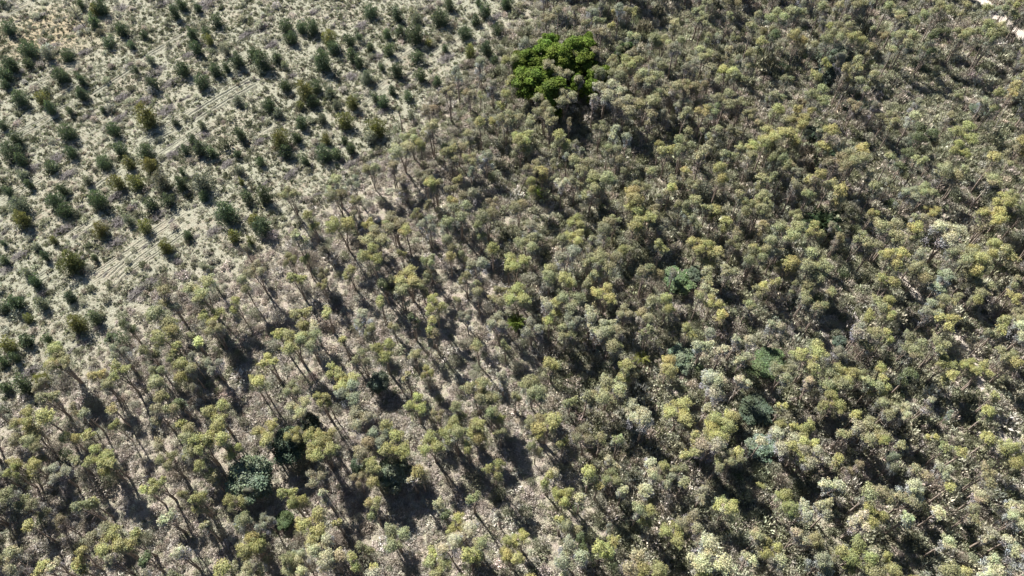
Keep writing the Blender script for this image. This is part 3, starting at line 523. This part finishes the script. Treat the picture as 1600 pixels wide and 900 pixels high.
# ------------------------------------------------------------------ scatter objects (stuff)
def scatter(name, label, cat, pts, rot, scl, idx, tint, meshes, tilt=None):
    """ONE object whose geometry nodes set the given meshes on its points"""
    me = bpy.data.meshes.new(name); n = len(pts); me.vertices.add(n); me.vertices.foreach_set('co', np.asarray(pts, float).ravel())
    r3 = np.zeros((n, 3)); r3[:, 2] = rot
    if tilt is not None: r3[:, :2] = tilt
    for nm, ty, dat in (('rot', 'FLOAT_VECTOR', r3), ('scl', 'FLOAT_VECTOR', scl), ('tint0', 'FLOAT_COLOR', np.hstack([tint, np.ones((n, 1))]))):
        a = me.attributes.new(nm, ty, 'POINT'); a.data.foreach_set('vector' if ty == 'FLOAT_VECTOR' else 'color', np.asarray(dat, float).ravel())
    a = me.attributes.new('idx', 'INT', 'POINT'); a.data.foreach_set('value', np.asarray(idx).astype(np.int32))
    ob = link(name, me); ob['kind'] = 'stuff'; ob['label'] = label; ob['category'] = cat
    ng = bpy.data.node_groups.new(name, 'GeometryNodeTree')
    ng.interface.new_socket('Geometry', in_out='INPUT', socket_type='NodeSocketGeometry'); ng.interface.new_socket('Geometry', in_out='OUTPUT', socket_type='NodeSocketGeometry')
    gi = ng.nodes.new('NodeGroupInput'); go = ng.nodes.new('NodeGroupOutput')
    jn = ng.nodes.new('GeometryNodeJoinGeometry')
    for k, m in enumerate(meshes):
        src = bpy.data.objects.new(name + '_source', m); oi = ng.nodes.new('GeometryNodeObjectInfo'); oi.inputs['Object'].default_value = src; oi.inputs['As Instance'].default_value = True
        ng.links.new(oi.outputs['Geometry'], jn.inputs[0])
    def attr(nm, ty):
        q = ng.nodes.new('GeometryNodeInputNamedAttribute'); q.data_type = ty; q.inputs[0].default_value = nm; return q.outputs[0]
    mp = ng.nodes.new('GeometryNodeMeshToPoints'); ng.links.new(gi.outputs[0], mp.inputs[0])
    ip = ng.nodes.new('GeometryNodeInstanceOnPoints'); ng.links.new(mp.outputs[0], ip.inputs['Points']); ng.links.new(jn.outputs[0], ip.inputs['Instance'])
    ip.inputs['Pick Instance'].default_value = True; ng.links.new(attr('idx', 'INT'), ip.inputs['Instance Index'])
    ng.links.new(attr('rot', 'FLOAT_VECTOR'), ip.inputs['Rotation']); ng.links.new(attr('scl', 'FLOAT_VECTOR'), ip.inputs['Scale'])
    st = ng.nodes.new('GeometryNodeStoreNamedAttribute'); st.data_type = 'FLOAT_COLOR'; st.domain = 'INSTANCE'; st.inputs['Name'].default_value = 'tint'
    ng.links.new(ip.outputs[0], st.inputs['Geometry']); ng.links.new(attr('tint0', 'FLOAT_COLOR'), st.inputs['Value'])
    ng.links.new(st.outputs[0], go.inputs[0])
    md = ob.modifiers.new('scatter', 'NODES'); md.node_group = ng
    return ob
def grid_points(step, jit=0.9, margin=14):
    """jittered points over the ground the photo sees, with a margin round it"""
    ys = np.arange(31 - margin, 200 + margin * 1.6, step); out = []
    for y in ys:
        hw = 87 + (y - 31) * 0.40 + margin
        xs = np.arange(-hw, hw, step); out.append(np.stack([xs, np.full_like(xs, y)], 1))
    P = np.vstack(out); P += RNG.uniform(-0.5, 0.5, P.shape) * step * jit
    return P
def tints(cols, wts, n, s=0.16):
    cols = np.array(cols); i = RNG.choice(len(cols), n, p=np.array(wts) / np.sum(wts))
    return np.clip(cols[i] * np.exp(RNG.normal(0, s, (n, 1))) * (1 + RNG.normal(0, 0.02, (n, 3))), 0.01, 0.7)

# rest of the tall trees: those read off the photo past the first 300, infill between them, and the wood around the frame
rest = [(t['x'], t['y'], t['d'], t['h'], TINT[t['k']]) for t in trees[NIND:]]
have = np.array([(t['x'], t['y']) for t in trees])
P = grid_points(3.1, 1.0, 34); RNG.shuffle(P)
cm = clearing_mask(P[:, 0], P[:, 1], 3); om = open_mask(P[:, 0], P[:, 1])
acc = []
frame_out = lambda x, y: (y < 34) or (y > 190) or abs(x) > 84 + (y - 31) * 0.40
for (x, y), c, o_ in zip(P, cm, om):
    if c > 0.3: continue
    outside = frame_out(x, y)
    if min(seg_dist(ROAD, np.float64(x), np.float64(y)), seg_dist(PATH, np.float64(x), np.float64(y))) < 3.2 or min(float(seg_dist(b, np.float64(x), np.float64(y))) for b in BARE) < 7: continue
    if not outside:
        pr = 0.13 if o_ > 0.5 else 0.15
        if rnd.random() > pr: continue
    elif rnd.random() > 0.4: continue
    mind = 2.3 if outside else 2.5
    if np.hypot(have[:, 0] - x, have[:, 1] - y).min() < mind: continue
    have = np.vstack([have, (x, y)])
    d = rnd.uniform(1.8, 3.6) if outside else rnd.uniform(1.1, 2.3)
    acc.append((x, y, d, 7.0 + 1.15 * d + rnd.uniform(-1, 1) - (0 if outside else 1.5), TINT[rnd.choice(['', '', 'y', 'g', 'p', 'o'] if outside else ['', '', 'g', 'g', 'o', 'y'])]))
rest += acc
sc_ = []; ix = []; tn = []; pt = []
for x, y, d, h, c in rest:
    e = pick(d); ix.append(EUC.index(e)); sc_.append((d / e['D'], d / e['D'], h / e['H'])); tn.append(jitter(c)); pt.append((x, y, gz(x, y)))
n_e = len(pt)
def order(idx, m): return m - 1 - np.asarray(idx)               # Join Geometry lists its inputs last first
scatter('eucalyptus_wood', 'mass of slender olive eucalyptus filling the wood between the larger trees', 'wood', pt, RNG.uniform(0, 6.28, n_e), np.array(sc_), np.array(ix), np.array(tn), [e['whole'] for e in EUC])

# ------------------------------------------------------------------ young trees of the clearing
YT = {'': (0.066, 0.094, 0.054), 'y': (0.118, 0.128, 0.050), 'g': (0.135, 0.155, 0.112)}
YW = {'': 'dark green', 'y': 'yellow-tipped green', 'g': 'pale grey-green'}
YALL = np.array([at(px, py, 1.5)[:2] for px, py, s, k in YP])
for i, (px, py, s, k) in enumerate(YP):
    h = 3.5; dv = rnd.uniform(0.82, 1.25)
    for _ in range(3):
        p = at(px, py, h * 0.5); d = s * 0.86 * dv / scale_at(p); h = 0.7 + 0.95 * d
    h *= rnd.uniform(0.85, 1.3)
    p = at(px, py, h * 0.5)
    D, H, tm, cm_ = rnd.choice(YNG[:8]) if d < 3.4 else rnd.choice(YNG[8:])
    o = link('young_eucalyptus', None, None, (p[0], p[1], gz(p[0], p[1])), rnd.uniform(0, 6.283), (d / D, d / D, h / H))
    size = 'tiny' if h < 2 else ('small' if h < 2.8 else ('medium' if h < 3.7 else ('large' if h < 4.8 else 'very large')))
    build = 'slender ' if h / d > 1.62 else ('squat ' if h / d < 1.32 else '')
    q = np.array([at(a, b)[:2] for a, b, _, _ in PILES]); dm = np.hypot(q[:, 0] - p[0], q[:, 1] - p[1]).min(); e_ = edge_d(p[0], p[1])
    dry_ = at(75, 52)[:2]; dead_ = at(134, 44)[:2]; rd_ = seg_dist(pxline([(287, 187), (340, 152), (404, 118)]), p[0], p[1])
    wh = ('near the bare dead trunk' if math.hypot(*(p[:2] - dead_)) < 7 else 'beside the double wheel ruts' if rd_ < 4 else 'by the dry brown grass patch' if math.hypot(*(p[:2] - dry_)) < 18
          else 'touching a grey brush pile' if dm < 2.4 else 'close to a grey brush pile' if dm < 4.2 else 'by the edge of the tall wood' if e_ < 9 else 'nearest a ' + YW[YP[int(np.argsort(np.hypot(YALL[:, 0] - p[0], YALL[:, 1] - p[1]))[1])][3]] + ' sapling')
    tn = jitter(YT[k])
    tag(o, f'{crowding(p[0], p[1], YALL, 3.2, 6.0)} {size} {build}{shade(tn, YT[k])}{YW[k]} young eucalyptus {wh}', 'young tree', 'young trees scattered over the clearing')
    link('trunk', tm, o); link('crown', cm_, o, tint=tn)

# ------------------------------------------------------------------ bright green grove and dark broadleaf trees
for i, (px, py, s, k) in enumerate(GP):
    h = 8.5
    p = at(px, py, h * 0.62); d = s * 1.45 / scale_at(p); h = 6.5 + 0.45 * d; p = at(px + 6, py + 7, h * 0.62)
    D, H, tm, cm_ = GRV[i % 4]
    o = link('grove_tree', None, None, (p[0], p[1], gz(p[0], p[1])), rnd.uniform(0, 6.283), (d / D, d / D, h / H))
    GT = (0.105, 0.152, 0.024) if i < len(GP) - 1 else (0.055, 0.095, 0.035); tn = jitter(GT)
    if i == len(GP) - 1: tag(o, 'lone deep green tree just outside the bright green grove', 'tree', 'bright green grove')
    else: tag(o, ('large' if s > 33 else ('medium' if s > 22 else 'small')) + f" {shade(tn, GT)}vivid green dense tree {'on the clearing side' if px < 845 else ('in the heart' if px < 880 else 'on the wood side')} of the bright grove", 'tree', 'bright green grove')
    link('trunk', tm, o); link('crown', cm_, o, tint=tn)
BT = {'dark': (0.072, 0.098, 0.064), 'blue': (0.105, 0.132, 0.098), 'mid': (0.135, 0.172, 0.12), 'bright': (0.105, 0.145, 0.07)}
for i, (px, py, s, lab) in enumerate(BP):
    h = 3.0; p = at(px, py, h * 0.5); d = s * 1.2 / scale_at(p); h = min(6.5, 0.85 * d + 0.4) if 'tree' in lab else min(2.6, 0.45 * d + 0.5); p = at(px, py, h * 0.5)
    D, H, tm, cm_ = BRD[i % 4]
    key = 'bright' if ('bright' in lab or 'fresh' in lab) else ('blue' if 'blue' in lab and i != 0 else ('mid' if ('mid' in lab or 'pale' in lab or 'green leafy' in lab) else 'dark'))
    o = link('broadleaf_tree' if 'tree' in lab else 'green_bush', None, None, (p[0], p[1], gz(p[0], p[1])), rnd.uniform(0, 6.283), (d / D, d / D, h / H))
    tag(o, lab, 'tree' if 'tree' in lab else 'bush'); link('trunk', tm, o); link('crown', cm_, o, tint=jitter(BT[key]))

# ------------------------------------------------------------------ palms
def frond_mesh(seed):
    g = np.random.default_rng(seed); mb = MB(); n = 14; t = np.linspace(0, 1, n)
    mid = np.stack([t * 1.0, np.zeros(n), 0.55 * t - 0.75 * t ** 2], 1)
    mb.tube(mid, 0.025 * (1 - t * 0.8), 3, (1.3, 1.25, 0.8))
    P = np.repeat(mid[1:], 4, 0); m = len(P); side = np.tile([1, -1, 1, -1], n - 1).astype(float); P = P + np.stack([g.uniform(-0.04, 0.04, m)] + [np.zeros(m)] * 2, 1)
    A = unit(np.stack([np.full(m, 0.75), side, g.uniform(-0.55, 0.1, m)], 1)); W = unit(np.cross(A, np.array([0, 0, 1.0]) + g.normal(0, 0.3, (m, 3))))
    mb.cards(P, A, W, np.repeat(0.30 - 0.17 * t[1:], 4), np.full(m, 0.028), np.clip((1 + g.normal(0, 0.15, m))[:, None] * np.ones((m, 3)), 0.3, 2))
    return mb.mesh('frond', M_BROAD)
FR = [frond_mesh(700 + k) for k in range(3)]
ptk = MB(); ptk.tube([(0, 0, -0.3), (0.03, 0, 0.5), (0, 0, 1.0)], [0.16, 0.13, 0.12], 8)
PT = ptk.mesh('palm_trunk', M_BARK)
for px, py, r, th, c, lab in ((837, 302, 2.1, 1.6, (0.11, 0.155, 0.03), 'small bright green palm beside pale brush and a twin eucalyptus'), (807, 503, 2.2, 1.4, (0.10, 0.14, 0.03), 'small yellow-green palm in the open plantation litter'),
                              (1284, 352, 4.6, 2.6, (0.035, 0.055, 0.028), 'large dark palm with arching fronds in a shaded gap'), (1003, 560, 1.9, 1.2, (0.15, 0.16, 0.05), 'little pale yellow palm among grey shrubs')):
    p = at(px, py, th); o = link('palm_tree', None, None, (p[0], p[1], gz(p[0], p[1])), rnd.uniform(0, 6)); tag(o, lab, 'palm')
    link('trunk', PT, o, scale=(1.3, 1.3, th))
    nf = 26
    for k in range(nf):
        f = link('frond', FR[k % 3], o, (0, 0, th - 0.05), k * 2.39996, (r * rnd.uniform(0.8, 1.1),) * 3, tint=jitter(c)); f.rotation_euler = (0, -R(70) * (1 - k / nf) + R(8), k * 2.39996)

# ------------------------------------------------------------------ brush piles, dead stems, fallen trunks
def pile_mesh(seed, n=190):
    g = np.random.default_rng(seed); mb = MB()
    for k in range(n):
        x, y = g.normal(0, 0.27), g.normal(0, 0.26); top = max(0.05, 1 - (x * x / 0.3 + y * y / 0.3)); z = g.random() * top
        a = g.normal(0, 0.7); e = g.normal(0, 0.35); l = g.uniform(0.14, 0.42); d = np.array([math.cos(a) * math.cos(e), math.sin(a) * math.cos(e) * 1.6, math.sin(e) * 1.5]) * l
        c = np.array([x, y, z]); r = g.uniform(0.006, 0.016)
        mb.tube([c - d / 2, c + g.normal(0, 0.02, 3), c + d / 2], [r, r * 0.9, r * 0.4], 3)
    return mb.mesh('brush_pile', M_TWIG)
PM = [pile_mesh(800 + k) for k in range(4)]
for i, (px, py, a, b) in enumerate(PILES):
    p = at(px, py, 0.4); s = scale_at(p); L = a * 1.15 / s; Wd = max(1.3, b * 1.5 / s)
    o = link('brush_pile', PM[i % 4], None, (p[0], p[1], gz(p[0], p[1]) - 0.02), ROWANG + rnd.gauss(0, 0.12), (L, Wd, rnd.uniform(0.55, 1.0)))
    sz = 'very long' if L > 6 else ('long' if L > 4.9 else ('medium' if L > 4 else ('short' if L > 3.2 else 'very short')))
    dy = np.hypot(YALL[:, 0] - p[0], YALL[:, 1] - p[1]); kd = YP[int(dy.argmin())][3]; nb = f'beside a {YW[kd]} young tree' if dy.min() < 3.6 else 'clear of the young trees'
    pos = 'at the edge of the tall wood' if edge_d(p[0], p[1]) < 9 else nb
    tag(o, f"{sz} {'low' if o.scale[2] < 0.7 else ('high' if o.scale[2] > 0.86 else 'middling')} {'narrow ' if Wd / L < 0.55 else ''}grey heap of cut branches {pos}", 'brush pile', 'brush piles left along the rows')
def stem(name, px0, py0, px1, py1, z1, r, lab, cat, mat=M_PALE, z0=-0.2, twigs=6):
    a = at(px0, py0, max(z0, 0)); a[2] = gz(a[0], a[1]) + z0; b = at(px1, py1, z1); b[2] += 0
    g = np.random.default_rng(int(px0 * 7 + py0)); L = np.linalg.norm(b - a); mb = MB(); o_ = (a + b) / 2 * np.array([1, 1, 0]) if z1 < 1.5 else a * np.array([1, 1, 0])
    m = [a + (b - a) * t + (g.normal(0, 0.02 * L, 3) * (0 < t < 1)) * np.array([1, 1, 0.3]) for t in (0, 0.35, 0.7, 1)]
    mb.tube([q - o_ for q in m], [r, r * 0.85, r * 0.6, r * 0.25], 6)
    for k in range(twigs):
        t = g.uniform(0.4, 0.95); q = a + (b - a) * t; d = unit(g.normal(size=3)) * g.uniform(0.5, 1.4); d[2] = abs(d[2])
        mb.tube([q - o_, q + d - o_], [r * 0.35, r * 0.1], 4)
    tag(link(name, mb.mesh(name, mat), None, tuple(o_)), lab, cat)
stem('dead_trunk', 134, 44, 106, 4, 9.0, 0.13, 'tall bare grey dead trunk with no crown in the clearing', 'dead tree', M_TWIG, twigs=3)
for px0, py0, px1, py1, z1, lab in ((1302, 180, 1326, 128, 8.5, 'bare pale leaning stem under the large eucalyptus crown'), (1310, 176, 1322, 142, 6.0, 'short pale leaning stem beside a longer bare one'), (1408, 122, 1418, 96, 4.5, 'bare whitish stem in a dark gap'),
        (1536, 200, 1556, 168, 6.0, 'thin bare stem below the big crown at wood edge'), (1552, 204, 1575, 165, 7.0, 'dark thin leaning stem below the big crown'), (1218, 92, 1236, 48, 8.0, 'slender bare white stem in thick shade'),
        (1590, 556, 1600, 540, 3.0, 'stout pale broken stem beside the footpath'), (1135, 634, 1148, 608, 4.5, 'pale forked stem under a cream-green crown'), (1104, 372, 1109, 348, 5.0, 'bare grey stem below a yellow-green head')):
    stem('bare_stem', px0, py0, px1, py1, z1, 0.10, lab, 'dead tree', M_PALE)
for px0, py0, px1, py1, lab in ((1430, 826, 1456, 812, 'pale fallen trunk under cream crowns'), (1335, 800, 1345, 790, 'short pale log below a rusty olive crown'), (1505, 862, 1545, 846, 'long grey log in deep shade'), (1465, 500, 1500, 520, 'grey fallen trunk along the footpath'),
        (1300, 350, 1318, 338, 'forked grey log beside the large palm'), (1312, 338, 1326, 352, 'thin grey log crossing the forked one'), (1330, 402, 1345, 385, 'grey log on bare ground near the palm'), (1500, 750, 1530, 730, 'slim pale log among crowns'), (838, 632, 872, 660, 'long pale fallen trunk on open ground'), (890, 520, 910, 548, 'reddish grey trunk lying in litter')):
    stem('fallen_trunk', px0, py0, px1, py1, 0.35, 0.13, lab, 'log', M_PALE, 0.12, 4)

# ------------------------------------------------------------------ ground cover: tussocks, brush, shrubs
def rut_free(P): return (np.minimum.reduce([seg_dist(q, P[:, 0], P[:, 1]) for q in RUTS]) > 0.75).astype(float)
def with_z(P, dz=0.0): return np.column_stack([P, relief(P[:, 0], P[:, 1]) + dz])
# tussock grass of the clearing, thicker along the old planting furrows
P = grid_points(0.74, 1.0); cm = clearing_mask(P[:, 0], P[:, 1], 6) * rut_free(P)
u = P @ np.array([-ROWDIR[1], ROWDIR[0]]) + smooth_noise(P[:, 0], P[:, 1], 0.08, 4) * 0.6
row = 0.5 + 0.5 * np.sin(u * 2 * math.pi / 3.3); pat = np.clip(0.5 + smooth_noise(P[:, 0], P[:, 1], 0.22, 9), 0, 1)
keep = (RNG.random(len(P)) < cm * (0.22 + 0.40 * row * pat + 0.14 * pat)); P = P[keep]; n = len(P)
big_ = np.clip(0.5 + smooth_noise(P[:, 0], P[:, 1], 0.05, 11), 0, 1)[:, None]
tn = tints([(0.24, 0.245, 0.165), (0.15, 0.16, 0.095), (0.33, 0.325, 0.25), (0.085, 0.095, 0.055), (0.17, 0.145, 0.11)], [3, 3.5, 2.5, 3.5, 1.2], n) * (0.9 + 0.2 * big_)
s = np.exp(RNG.normal(0.0, 0.32, n)); scatter('tussock_grass', 'pale tussock grass covering the clearing', 'grass', with_z(P), RNG.uniform(0, 6.28, n), np.stack([s * 1.05, s * 1.05, s * RNG.uniform(0.55, 1.15, n)], 1), RNG.integers(0, 4, n), tn, TUFT)
# short sward between the tussocks
P = grid_points(0.56, 1.0); cm = clearing_mask(P[:, 0], P[:, 1], 6) * rut_free(P); keep = RNG.random(len(P)) < cm * 0.62 * np.clip(0.7 + 0.5 * smooth_noise(P[:, 0], P[:, 1], 0.5, 13), 0.2, 1); P = P[keep]; n = len(P)
tn = tints([(0.38, 0.38, 0.285), (0.32, 0.33, 0.225), (0.44, 0.425, 0.34), (0.34, 0.30, 0.24)], [4, 3, 3, 1.2], n); s = np.exp(RNG.normal(-0.65, 0.25, n))
scatter('short_grass', 'short pale silvery grass between the tussocks of the clearing', 'grass', with_z(P), RNG.uniform(0, 6.28, n), np.stack([s * 1.3, s * 1.3, s], 1), RNG.integers(0, 4, n), tn, TUFT)
# dry low brush on the wood floor
P = grid_points(0.74, 1.0); cm = clearing_mask(P[:, 0], P[:, 1], 7)
roadd = np.minimum(seg_dist(ROAD, P[:, 0], P[:, 1]) - 2.6, seg_dist(PATH, P[:, 0], P[:, 1]) - 0.9)
pat = np.clip(0.55 + smooth_noise(P[:, 0], P[:, 1], 0.3, 21), 0.05, 1)
keep = (RNG.random(len(P)) < (1 - cm) * (0.46 + 0.46 * pat) + cm * 0.03) & (roadd > 0); P = P[keep]; n = len(P)
om = open_mask(P[:, 0], P[:, 1]); gpat = np.clip(0.5 + smooth_noise(P[:, 0], P[:, 1], 0.13, 31), 0, 1)
ta = tints([(0.39, 0.357, 0.312), (0.35, 0.312, 0.265), (0.44, 0.415, 0.37), (0.36, 0.355, 0.285), (0.25, 0.225, 0.19)], [4, 3, 2.5, 1.6, 1.0], n)
tb = tints([(0.29, 0.295, 0.205), (0.38, 0.38, 0.29), (0.42, 0.38, 0.32), (0.20, 0.205, 0.135), (0.40, 0.40, 0.335)], [3, 3, 2, 2.4, 0.8], n)
mixf = (RNG.random(n) < np.clip(0.75 * (1 - om) + 0.45 * gpat - 0.12, 0, 1))[:, None]
tn = np.where(mixf, tb, ta); s = np.exp(RNG.normal(0.0, 0.36, n)) * (1.18 - 0.3 * om)
scatter('dry_brush', 'pale dry brush and litter carpeting the wood floor', 'brush', with_z(P), RNG.uniform(0, 6.28, n), np.stack([s, s, s * RNG.uniform(0.6, 1.3, n) * (1.5 - 0.6 * om)], 1), RNG.integers(0, 5, n), tn, BRUSH)
print('brush', n)
# slash litter strewn along the rows of the clearing
P = grid_points(1.5, 1.0); cm = clearing_mask(P[:, 0], P[:, 1], 5); u = P @ np.array([-ROWDIR[1], ROWDIR[0]])
keep = RNG.random(len(P)) < cm * 0.16 * (0.5 + 0.5 * np.sin(u * 2 * math.pi / 6.6 + 1)) * np.clip(0.5 + 1.4 * smooth_noise(P[:, 0], P[:, 1], 0.2, 77), 0, 1); P = P[keep]; n = len(P)
scatter('slash_litter', 'grey twigs and cut branches strewn along the clearing rows', 'litter', with_z(P, -0.02), ROWANG + RNG.normal(0, 0.35, n), np.stack([RNG.uniform(1.0, 2.6, n), RNG.uniform(0.7, 1.3, n), RNG.uniform(0.2, 0.5, n)], 1), RNG.integers(0, 4, n), np.ones((n, 3)), PM)
# taller shrubs under and between the trees
P = grid_points(2.3, 1.0); cm = clearing_mask(P[:, 0], P[:, 1], 5); om = open_mask(P[:, 0], P[:, 1])
pat = np.clip(0.5 + smooth_noise(P[:, 0], P[:, 1], 0.16, 41), 0, 1)
roadd = np.minimum.reduce([seg_dist(ROAD, P[:, 0], P[:, 1]) - 3.5, seg_dist(PATH, P[:, 0], P[:, 1]) - 1.8] + [seg_dist(b, P[:, 0], P[:, 1]) - 5.5 * RNG.random(len(P)) for b in BARE])
keep = (RNG.random(len(P)) < (1 - cm) * (0.17 * om + 0.50 * (1 - om)) * (0.35 + 0.9 * pat)) & (roadd > 0); P = P[keep]; n = len(P)
tn = tints([(0.225, 0.235, 0.16), (0.28, 0.285, 0.215), (0.16, 0.175, 0.105), (0.31, 0.295, 0.245), (0.25, 0.22, 0.18), (0.10, 0.135, 0.07)], [3, 3, 2, 2, 2, 0.8], n); s = np.exp(RNG.normal(-0.15, 0.32, n))
scatter('understorey_shrubs', 'grey-green shrubs crowding between the trunks of the wood', 'shrubs', with_z(P), RNG.uniform(0, 6.28, n), np.stack([s, s, s * RNG.uniform(0.7, 1.5, n)], 1), RNG.integers(0, 5, n), tn, SHRUB)
print('shrubs', n, 'trees', len(trees), 'infill', len(acc), 'young', len(YP))
